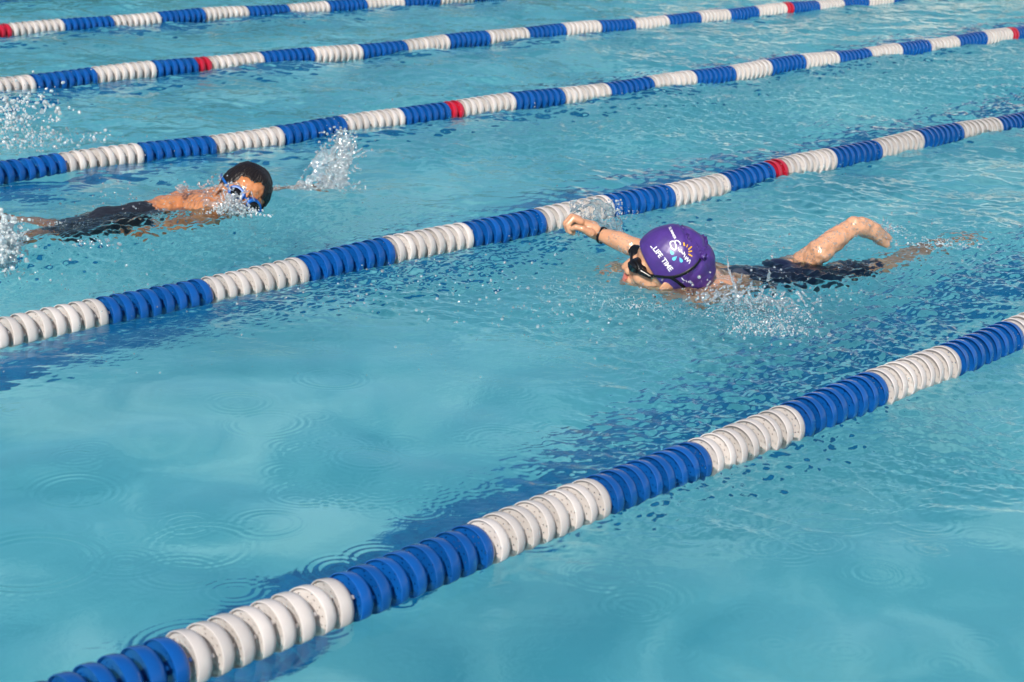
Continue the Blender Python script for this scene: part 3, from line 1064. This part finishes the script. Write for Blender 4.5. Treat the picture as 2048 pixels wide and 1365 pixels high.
# hair: thick wet cap of hair with a ragged hairline
bm = bmesh.new()
add_ell(bm, T2, (-.014, 0, .010), (.106, .084, .094))
me = fuse(bm, .0026, 4)
bm = bmesh.new(); bm.from_mesh(me)
T2i = T2.inverted()
kill = []
for f_ in bm.faces:
    l_ = T2i @ f_.calc_center_median()
    edge = .044 - .9 * max(0, l_.x - .03) * 0 - .055 * min(1, (abs(l_.y) / .075) ** 2) + .010 * math.sin(l_.y * 120) + .008 * noise.noise(l_ * 40)
    lim = edge if l_.x > .02 else edge - (.02 - l_.x) * 1.6
    if l_.z < lim: kill.append(f_)
bmesh.ops.delete(bm, geom=kill, context='FACES')
bm.to_mesh(me); bm.free(); me.update()
for v in me.vertices:
    l_ = T2i @ v.co
    v.co += v.normal * (.0008 * math.sin(math.atan2(l_.y, l_.x) * 46 + 6 * noise.noise(l_ * 20)) + .004 * noise.noise(l_ * 30) + .0022 * noise.noise(Vector((l_.x * 40, l_.y * 160, l_.z * 40))))
me.update()
hair = link('hair', me, M['hair'], p2)
so = hair.modifiers.new('s', 'SOLIDIFY'); so.thickness = .006; so.offset = -1
# goggles
gg = bmesh.new()
for sg in (1, -1):
    c_ = Vector((.084, sg * .033, -.024))
    mm = T2 @ Matrix.Translation(c_) @ Matrix.Rotation(sg * .38, 4, 'Z') @ Matrix.Rotation(math.pi / 2, 4, 'Y')
    bmesh.ops.create_cone(gg, cap_ends=True, segments=24, radius1=.033, radius2=.0275, depth=.024, matrix=mm @ Matrix.Diagonal((.80, 1.05, 1, 1)))
add_capsule(gg, T2 @ Vector((.098, .014, -.020)), T2 @ Vector((.098, -.014, -.020)), .005, .005)
me = fuse(gg, .0018, 3)
gog2 = link('goggles', me, M['goggle_blue'], p2)
for sg in (1, -1):
    lens = bmesh.new()
    c_ = Vector((.0955, sg * .0375, -.024))
    mm = T2 @ Matrix.Translation(c_) @ Matrix.Rotation(sg * .38, 4, 'Z') @ Matrix.Rotation(math.pi / 2, 4, 'Y')
    bmesh.ops.create_cone(lens, cap_ends=True, segments=24, radius1=.0205, radius2=.0185, depth=.005, matrix=mm @ Matrix.Diagonal((.78, 1.05, 1, 1)))
    me = bpy.data.meshes.new('lens'); lens.to_mesh(me); lens.free()
    link('lens', me, M['lens'], gog2)
for sg in (1, -1):
    P, N = [], []
    for i in range(16):
        t = i / 15.
        an = t * math.pi * .5
        l_ = Vector((.070 * math.cos(an) - .05 * math.sin(an), sg * (.060 + .030 * math.sin(an * 1.3)), -.024 + .03 * t))
        P.append(T2 @ l_); N.append((T2.to_3x3() @ Vector((.3, sg, 0))).normalized())
    ribbon('strap', P, N, .009, .004, M['goggle_blue'], gog2)


# ------------------------------------------------------------------ splashes: drops, strands and thin sheets of water
def splash_mat(name, white):
    t = NT(name)
    gl = t.n('ShaderNodeBsdfGlass', i_IOR=1.333, i_Roughness=.03)
    gl.inputs['Color'].default_value = (.97, .99, 1, 1)
    df = t.n('ShaderNodeBsdfDiffuse'); df.inputs['Color'].default_value = (.82, .88, .90, 1)
    gs = t.n('ShaderNodeBsdfGlossy', i_Roughness=.12); gs.inputs['Color'].default_value = (.9, .9, .9, 1)
    tr = t.n('ShaderNodeBsdfTranslucent'); tr.inputs['Color'].default_value = (.8, .9, .92, 1)
    m0 = t.n('ShaderNodeMixShader', i_0=.45); t.l(df.outputs[0], m0.inputs[1]); t.l(tr.outputs[0], m0.inputs[2])
    m1 = t.n('ShaderNodeMixShader', i_0=white); t.l(gl.outputs[0], m1.inputs[1]); t.l(m0.outputs[0], m1.inputs[2])
    m2 = t.n('ShaderNodeMixShader', i_0=.12); t.l(m1.outputs[0], m2.inputs[1]); t.l(gs.outputs[0], m2.inputs[2])
    t.l(m2.outputs[0], t.o.inputs[0])
    return t.m


M['drop'] = splash_mat('water_drops', .22)
M['froth'] = splash_mat('water_froth', .6)
_bm = bmesh.new(); bmesh.ops.create_icosphere(_bm, subdivisions=1, radius=1)
ICO_V = np.array([v.co[:] for v in _bm.verts]); ICO_F = np.array([[v.index for v in f.verts] for f in _bm.faces]); _bm.free()
_bm = bmesh.new(); bmesh.ops.create_icosphere(_bm, subdivisions=2, radius=1)
ICO2_V = np.array([v.co[:] for v in _bm.verts]); ICO2_F = np.array([[v.index for v in f.verts] for f in _bm.faces]); _bm.free()


class Spray:
    def __init__(s): s.v, s.f, s.n = [], [], 0
    def drops(s, P, Rr, stretch=.35):
        for p, r in zip(P, Rr):
            V0, F0 = (ICO2_V, ICO2_F) if r > .0035 else (ICO_V, ICO_F)
            A = np.diag(r * (1 + stretch * rng.uniform(-1, 1, 3)))
            qd = rng.normal(size=(3, 3)); qd, _ = np.linalg.qr(qd)
            s.v.append(V0 @ A @ qd + np.array(p)); s.f.append(F0 + s.n); s.n += len(V0)
    def cloud(s, px, py, rx, ry, n, r0, r1, z0=0., z1=.05, up=1.):
        """drops over the water round a spot: rx, ry in metres along/across, height z0..z1"""
        c = at(px, py)
        a = rng.normal(size=n) * rx; b = rng.normal(size=n) * ry
        z = z0 + (z1 - z0) * rng.uniform(0, 1, n) ** up * np.exp(-(a / (rx * 2)) ** 2)
        r = r0 + (r1 - r0) * rng.uniform(0, 1, n) ** 3
        hx, hy = fw.x / .95, fw.y / .95
        s.drops([(c.x + RT.x * i + hx * j, c.y + RT.y * i + hy * j, water_height(c.x, c.y) + k) for i, j, k in zip(a, b, z)], r)
    def strand(s, P, r0, r1, wob=.003):
        """string of merged beads"""
        P = [np.array(p) for p in P]; out, rad = [], []
        for i in range(len(P) - 1):
            L_ = np.linalg.norm(P[i + 1] - P[i]); n = max(2, int(L_ / (r0 * .7)))
            for k in range(n):
                t = (i + k / n) / (len(P) - 1)
                out.append(P[i] + (P[i + 1] - P[i]) * k / n + rng.normal(size=3) * wob * .5)
                rad.append((r0 + (r1 - r0) * t) * (.65 + .6 * abs(math.sin(t * 23 + len(s.v)))))
        s.drops(out, rad, .3)
    def build(s, name, mat, label, cat='splash', voxel=0):
        me = from_np(name, np.concatenate(s.v), np.concatenate(s.f))
        if voxel:
            bm = bmesh.new(); bm.from_mesh(me); me = fuse(bm, voxel, 2)
        return tag(link(name, me, mat), label, cat, kind='stuff')


def sheet(name, rows, mat, thick=.003, hole=.25, seed=0., amp=.008, label=None, parent=None):
    """thin torn sheet of water through rows of points (each row bottom to top)"""
    nu, nv = 70, 60
    A = [[np.array(p) for p in r] for r in rows]
    v = np.zeros((nu, nv, 3))
    for i in range(nu):
        t = i / (nu - 1) * (len(A) - 1); i0 = min(int(t), len(A) - 2); a = t - i0; a = a * a * (3 - 2 * a)
        row = [A[i0][k] * (1 - a) + A[i0 + 1][k] * a for k in range(len(A[0]))]
        for j in range(nv):
            u = j / (nv - 1) * (len(row) - 1); j0 = min(int(u), len(row) - 2); b = u - j0
            v[i, j] = row[j0] * (1 - b) + row[j0 + 1] * b
    keep = np.ones((nu, nv), bool)
    n3 = np.cross(v[-1, 0] - v[0, 0], v[0, -1] - v[0, 0]); n3 /= np.linalg.norm(n3)
    for i in range(nu):
        for j in range(nv):
            p = Vector(v[i, j]) * 22 + Vector((seed, 0, 0))
            v[i, j] += n3 * amp * (noise.noise(p) + .5 * noise.noise(p * 2.3))
            tt = j / (nv - 1); edge = min(i, nu - 1 - i) / nu * 2
            keep[i, j] = noise.noise(p * 1.6 + Vector((9, 3, 1))) + .35 - hole * 2 * tt - .5 * max(0, .25 - edge) * 4 * (.3 + tt) > -.15
    F_, V2 = [], v.reshape(-1, 3)
    for i in range(nu - 1):
        for j in range(nv - 1):
            if keep[i, j] and keep[i + 1, j] and keep[i, j + 1] and keep[i + 1, j + 1]:
                F_.append((i * nv + j, (i + 1) * nv + j, (i + 1) * nv + j + 1, i * nv + j + 1))
    u_, inv_ = np.unique(np.array(F_).ravel(), return_inverse=True)
    me = from_np(name, V2[u_], inv_.reshape(-1, 4))
    o = link(name, me, mat, parent)
    so = o.modifiers.new('s', 'SOLIDIFY'); so.thickness = thick
    if label: tag(o, label, 'splash', kind='stuff')
    return o


# 1 purple-cap swimmer: spray thrown up at the near shoulder
S = Spray()
S.cloud(1490, 625, .10, .05, 330, .0012, .0055, 0, .05)
S.cloud(1540, 665, .07, .05, 260, .0012, .006, 0, .035)
S.cloud(1430, 600, .10, .035, 260, .001, .0045, .0, .04)
S.cloud(1620, 610, .09, .05, 150, .001, .005, 0, .04)
S.cloud(1350, 610, .09, .03, 260, .001, .0035, .0, .015)
d0 = 5.45
for pts, a, b in (([(1474, 600), (1470, 575), (1466, 560), (1459, 545), (1453, 512)], .0055, .0028),
                  ([(1474, 600), (1484, 585), (1500, 576)], .006, .0035), ([(1474, 600), (1466, 625), (1460, 645)], .005, .002),
                  ([(1495, 602), (1508, 625), (1522, 650), (1535, 672), (1548, 684)], .0055, .0035), ([(1508, 625), (1490, 640), (1484, 662)], .004, .0022),
                  ([(1595, 585), (1604, 600), (1616, 614)], .0045, .0025), ([(1470, 580), (1450, 592), (1436, 612)], .0035, .002), ([(1520, 640), (1540, 640), (1556, 650)], .004, .0025),
                  ([(1568, 585), (1560, 600), (1566, 612)], .0035, .002), ([(1440, 590), (1420, 600), (1404, 618), (1398, 636)], .003, .0018)):
    S.strand([ray(x, y, d0) for x, y in pts], a, b)
for _ in range(46):
    x, y = rng.normal(1500, 45), rng.normal(622, 26)
    an = math.atan2(y - 590, x - 1470) + rng.normal() * .5; L_ = rng.uniform(10, 34)
    x2, y2 = x + L_ * math.cos(an), y + L_ * math.sin(an) * .8
    S.strand([ray(x, y, d0 + .02), ray((x + x2) / 2 + rng.normal() * 3, (y + y2) / 2 - 3, d0), ray(x2, y2, d0 - .01)], rng.uniform(.0025, .0055), .0015, .002)
S.drops([ray(rng.normal(1500, 60), rng.normal(590, 32), d0 + rng.normal() * .08) for _ in range(230)], .0012 + .0045 * rng.uniform(0, 1, 230) ** 3)
S.drops([ray(x, y, d0) for x, y in ((1626, 661), (1618, 652), (1628, 655), (1684, 612), (1420, 545), (1415, 560), (1560, 500), (1500, 520))], [.006, .004, .004, .003, .004, .003, .003, .003])
# torn web of water: random threads that melt together
for _ in range(150):
    x, y = rng.normal(1500, 42), rng.normal(628, 22)
    an = rng.uniform(0, 6.3); L_ = rng.uniform(8, 22)
    S.strand([ray(x, y, d0 + .03), ray(x + L_ * .5 * math.cos(an) + rng.normal() * 2, y + L_ * .35 * math.sin(an) - 2, d0 + .02), ray(x + L_ * math.cos(an), y + L_ * .7 * math.sin(an), d0 + .03)], rng.uniform(.002, .004), .0016, .0015)
S.build('water_splash', M['drop'], 'clear spray bursting beside the shoulder of the purple-cap swimmer', voxel=.0017)
# fine froth round the face and arm
S = Spray()
S.cloud(1300, 612, .10, .022, 420, .0008, .0028, -.004, .006)
S.cloud(1220, 585, .05, .05, 120, .0008, .0028, -.003, .004)
S.cloud(1450, 640, .11, .03, 300, .0008, .003, -.004, .008)
S.cloud(1530, 665, .07, .035, 700, .0007, .003, -.004, .03)
S.cloud(1490, 630, .07, .04, 500, .0007, .0028, -.004, .04)
S.cloud(1600, 640, .03, .03, 120, .0007, .003, -.004, .02)
S.cloud(1890, 490, .07, .05, 200, .001, .004, -.002, .012)
S.cloud(1790, 465, .03, .03, 60, .001, .004, .0, .03)
S.cloud(1240, 470, .05, .02, 120, .0008, .0028, .04, .09)
S.cloud(1180, 560, .12, .10, 120, .0008, .0022, -.002, .004)
S.build('water_froth', M['froth'], 'froth and bubbles round the face and arms of the purple-cap swimmer')
# sheet of water dragged behind the raised fist
rows = [[at(x0, y0, .01), ray(x1, y1, 6.02)] for x0, y0, x1, y1 in ((1150, 455, 1140, 420), (1180, 470, 1165, 404), (1205, 480, 1195, 398), (1235, 480, 1222, 410), (1262, 486, 1238, 440))]
sheet('water_sheet', rows, M['drop'], .002, .22, 3., .012, 'grey sheet of spray hanging behind the raised fist')
S = Spray()
S.drops([ray(rng.uniform(1140, 1245), rng.uniform(400, 475), 6.02 + rng.normal() * .03) for _ in range(800)], .0009 + .003 * rng.uniform(0, 1, 800) ** 2)
S.build('water_splash', M['drop'], 'drops sprayed over the white floats behind the raised fist')
# water film clinging to the raised foot and forearm
S = Spray()


def cling(bv, n, px0, px1, py0, py1, r0, r1, sink=.4):
    P, Rr = [], []
    for _ in range(n):
        x, y = rng.uniform(px0, px1), rng.uniform(py0, py1)
        d = (ray(x, y, 1) - CAMLOC).normalized()
        h_ = bv.ray_cast(CAMLOC, d)
        if h_[0] is not None and h_[0].z > water_height(h_[0].x, h_[0].y) - .004:
            r = r0 + (r1 - r0) * rng.uniform() ** 2
            P.append(h_[0] + h_[1] * r * sink * rng.uniform(-.5, 1.2)); Rr.append(r)
    return P, Rr


P, Rr = cling(bb1, 1500, 1570, 1790, 425, 545, .001, .0036); S.drops(P, Rr, .5)
P, Rr = cling(bb1, 300, 1215, 1270, 465, 530, .0008, .003); S.drops(P, Rr, .5)
P, Rr = cling(bb1, 90, 1244, 1340, 550, 600, .0008, .0026); S.drops(P, Rr, .5)
P, Rr = cling(bb1, 500, 1380, 1620, 550, 640, .001, .005); S.drops(P, Rr, .5)
S.drops([ray(rng.normal(1765, 16), rng.normal(468, 14), 6.25 + rng.normal() * .03) for _ in range(160)], .001 + .004 * rng.uniform(0, 1, 160) ** 2)
S.cloud(1700, 590, .14, .03, 160, .0008, .003, -.003, .01)
S.build('water_drops', M['drop'], 'beads of water clinging to the kicking foot and shoulders of the purple-cap swimmer', 'drops')
# 2 blue-goggles swimmer
S = Spray()
P, Rr = cling(bb2, 1300, 280, 480, 350, 450, .001, .0036); S.drops(P, Rr, .5)
P, Rr = cling(bb2, 900, 405, 480, 365, 440, .0015, .005); S.drops(P, Rr, .5)
d2 = (h2 - CAMLOC).length
S.drops([ray(rng.normal(466, 14), rng.normal(410, 16), d2 - .13 + rng.normal() * .04) for _ in range(520)], .0012 + .0055 * rng.uniform(0, 1, 420) ** 2.5)
S.drops([ray(rng.normal(425, 16), rng.normal(368, 9), d2 + rng.normal() * .05) for _ in range(120)], .0012 + .005 * rng.uniform(0, 1, 120) ** 2.5)
S.drops([ray(rng.normal(368, 9), rng.normal(376, 6), d2 + .05 + rng.normal() * .03) for _ in range(70)], .0015 + .005 * rng.uniform(0, 1, 70) ** 2.5)
S.drops([ray(rng.normal(260, 60), rng.normal(410, 16), d2 - .15 + rng.normal() * .08) for _ in range(200)], .001 + .0035 * rng.uniform(0, 1, 200) ** 3)
S.cloud(190, 500, .06, .05, 200, .001, .005, 0, .03)
S.cloud(400, 470, .22, .05, 200, .001, .003, -.002, .01)
for _ in range(70):
    x, y = rng.normal(466, 16), rng.normal(408, 16)
    L_ = rng.uniform(8, 20); an = 1.0 + rng.normal() * .7
    S.strand([ray(x, y, d2 - .14), ray(x + L_ * .5 * math.cos(an), y + L_ * .5 * math.sin(an), d2 - .145), ray(x + L_ * math.cos(an), y + L_ * math.sin(an), d2 - .14)], rng.uniform(.0022, .0045), .002, .002)
S.build('water_splash', M['drop'], 'clear spray breaking over the face and shoulder of the swimmer with blue goggles', voxel=.0019)
S = Spray()
S.cloud(470, 438, .05, .022, 420, .001, .005, -.004, .03)
S.cloud(372, 385, .03, .02, 120, .001, .004, .0, .03)
S.cloud(590, 378, .07, .02, 320, .001, .0035, -.003, .008)
S.cloud(135, 455, .07, .04, 150, .001, .0035, -.003, .012)
S.build('water_froth', M['froth'], 'froth round the chin and arms of the swimmer with blue goggles')
# crown of water where that swimmer's hand enters
base_d = (at(650, 378) - CAMLOC).length
rows = []
for x0, y0, x1, y1, x2, y2 in ((598, 366, 604, 345, 612, 332), (606, 372, 628, 320, 644, 298), (622, 378, 652, 300, 668, 272), (642, 382, 664, 310, 682, 256), (662, 380, 678, 320, 696, 262), (682, 374, 694, 330, 708, 280), (694, 358, 700, 335, 712, 308)):
    rows.append([ray(x0, y0, base_d), ray(x1, y1, base_d), ray(x2, y2, base_d)])
sheet('water_sheet', rows, M['drop'], .0016, .30, 1., .014, 'tall clear fan of water rising ahead of the swimmer with blue goggles')
S = Spray()
for pts, a, b in (([(655, 375), (664, 350), (668, 320), (674, 290), (682, 262), (676, 254)], .010, .0045), ([(668, 378), (684, 366), (693, 352)], .010, .006), ([(672, 350), (684, 330), (690, 300), (700, 280), (708, 262)], .007, .003),
                  ([(598, 366), (620, 330), (650, 290), (678, 258)], .0025, .002), ([(690, 345), (700, 320), (708, 300), (712, 278)], .0055, .0028), ([(640, 380), (652, 360), (656, 335), (664, 315)], .008, .004),
                  ([(600, 372), (620, 380), (645, 383), (672, 378), (692, 362)], .008, .007), ([(660, 345), (672, 340), (682, 348), (690, 360)], .006, .005)):
    S.strand([ray(x, y, base_d) for x, y in pts], a, b, .008)
S.drops([ray(rng.normal(675, 24), rng.normal(322, 36), base_d + rng.normal() * .05) for _ in range(420)], .0012 + .005 * rng.uniform(0, 1, 420) ** 2.5)
S.cloud(650, 380, .07, .025, 420, .001, .0055, 0, .04)
for _ in range(130):
    t = rng.uniform() ** 1.3
    x, y = 668 + 26 * t + rng.normal() * (15 - 6 * t), 375 - 100 * t + rng.normal() * 8
    L_ = rng.uniform(8, 26); an = -1.25 + rng.normal() * .5
    S.strand([ray(x, y, base_d), ray(x + L_ * .5 * math.cos(an) + rng.normal() * 2, y + L_ * .5 * math.sin(an), base_d + .01), ray(x + L_ * math.cos(an), y + L_ * math.sin(an), base_d)], rng.uniform(.0028, .0055), .002, .002)
S.build('water_splash', M['drop'], 'splash of strands and drops ahead of the swimmer with blue goggles', voxel=.002)
# kick splash at the left edge
S = Spray()
dk = (at(10, 520) - CAMLOC).length
S.drops([ray(rng.normal(2, 20), rng.normal(495, 28), dk - .05 + rng.normal() * .06) for _ in range(1500)], .0015 + .0075 * rng.uniform(0, 1, 1500) ** 2.5)
S.drops([ray(rng.normal(30, 16), rng.normal(490, 32), dk - .05 + rng.normal() * .06) for _ in range(260)], .0012 + .005 * rng.uniform(0, 1, 260) ** 3)
S.strand([ray(x, y, dk) for x, y in ((18, 465), (24, 448), (29, 436))], .006, .007)
S.cloud(20, 545, .08, .04, 300, .001, .004, -.003, .01)
S.cloud(30, 620, .10, .05, 120, .0008, .003, -.003, .004)
S.build('water_splash', M['froth'], 'dense white kick splash at the feet of the swimmer with blue goggles', voxel=.0026)
# spray over the lane at the upper left
S = Spray()
du = (at(60, 290) - CAMLOC).length
S.drops([ray(abs(rng.normal(0, 75)), rng.normal(245, 38), du + rng.normal() * .2) for _ in range(420)], .0015 + .007 * rng.uniform(0, 1, 420) ** 3.5)
S.drops([ray(rng.normal(30, 30), rng.normal(225, 25), du + rng.normal() * .1) for _ in range(160)], .0015 + .0075 * rng.uniform(0, 1, 160) ** 2.5)
for pts in ([(12, 195), (18, 212), (10, 228)], [(80, 192), (92, 205), (96, 222)], [(112, 212), (120, 228), (116, 246)], [(30, 232), (20, 244), (28, 256)]):
    S.strand([ray(x, y, du) for x, y in pts], .007, .005, .012)
S.cloud(20, 292, .22, .10, 500, .0015, .006, -.002, .03)
S.cloud(120, 272, .18, .06, 260, .0012, .0045, -.002, .02)
S.build('water_splash', M['froth'], 'white spray and foam in the third lane at the upper left')
# stray drops in the air over the whole pool, with added sparkle clusters
S = Spray()
P, Rr = [], []
for _ in range(520):
    x, y = rng.uniform(0, 2048), rng.uniform(0, 760)
    z = abs(rng.normal()) * .05
    P.append(at(x, y, z)); Rr.append(.0008 + .0028 * rng.uniform() ** 4)
for cx_, cy_, n, sx, sy in ((760, 590, 220, 120, 28), (1000, 560, 320, 160, 50), (1150, 620, 200, 90, 35), (1640, 660, 90, 140, 30), (250, 560, 120, 120, 30), (800, 560, 70, 120, 50), (1100, 600, 120, 110, 50), (1480, 470, 90, 120, 40), (300, 380, 80, 120, 30), (700, 300, 60, 60, 60), (950, 180, 60, 120, 20), (60, 120, 40, 60, 60), (1700, 520, 70, 120, 50)):  # clusters over the chop are added in place of sun glints
    for _ in range(n):
        P.append(at(rng.normal(cx_, sx), rng.normal(cy_, sy), abs(rng.normal()) * .03)); Rr.append(.0008 + .0034 * rng.uniform() ** 4)
S.drops(P, Rr)
S.build('water_drops', M['drop'], 'stray drops scattered above the lanes, some added as sun sparkle on the chop', 'drops')
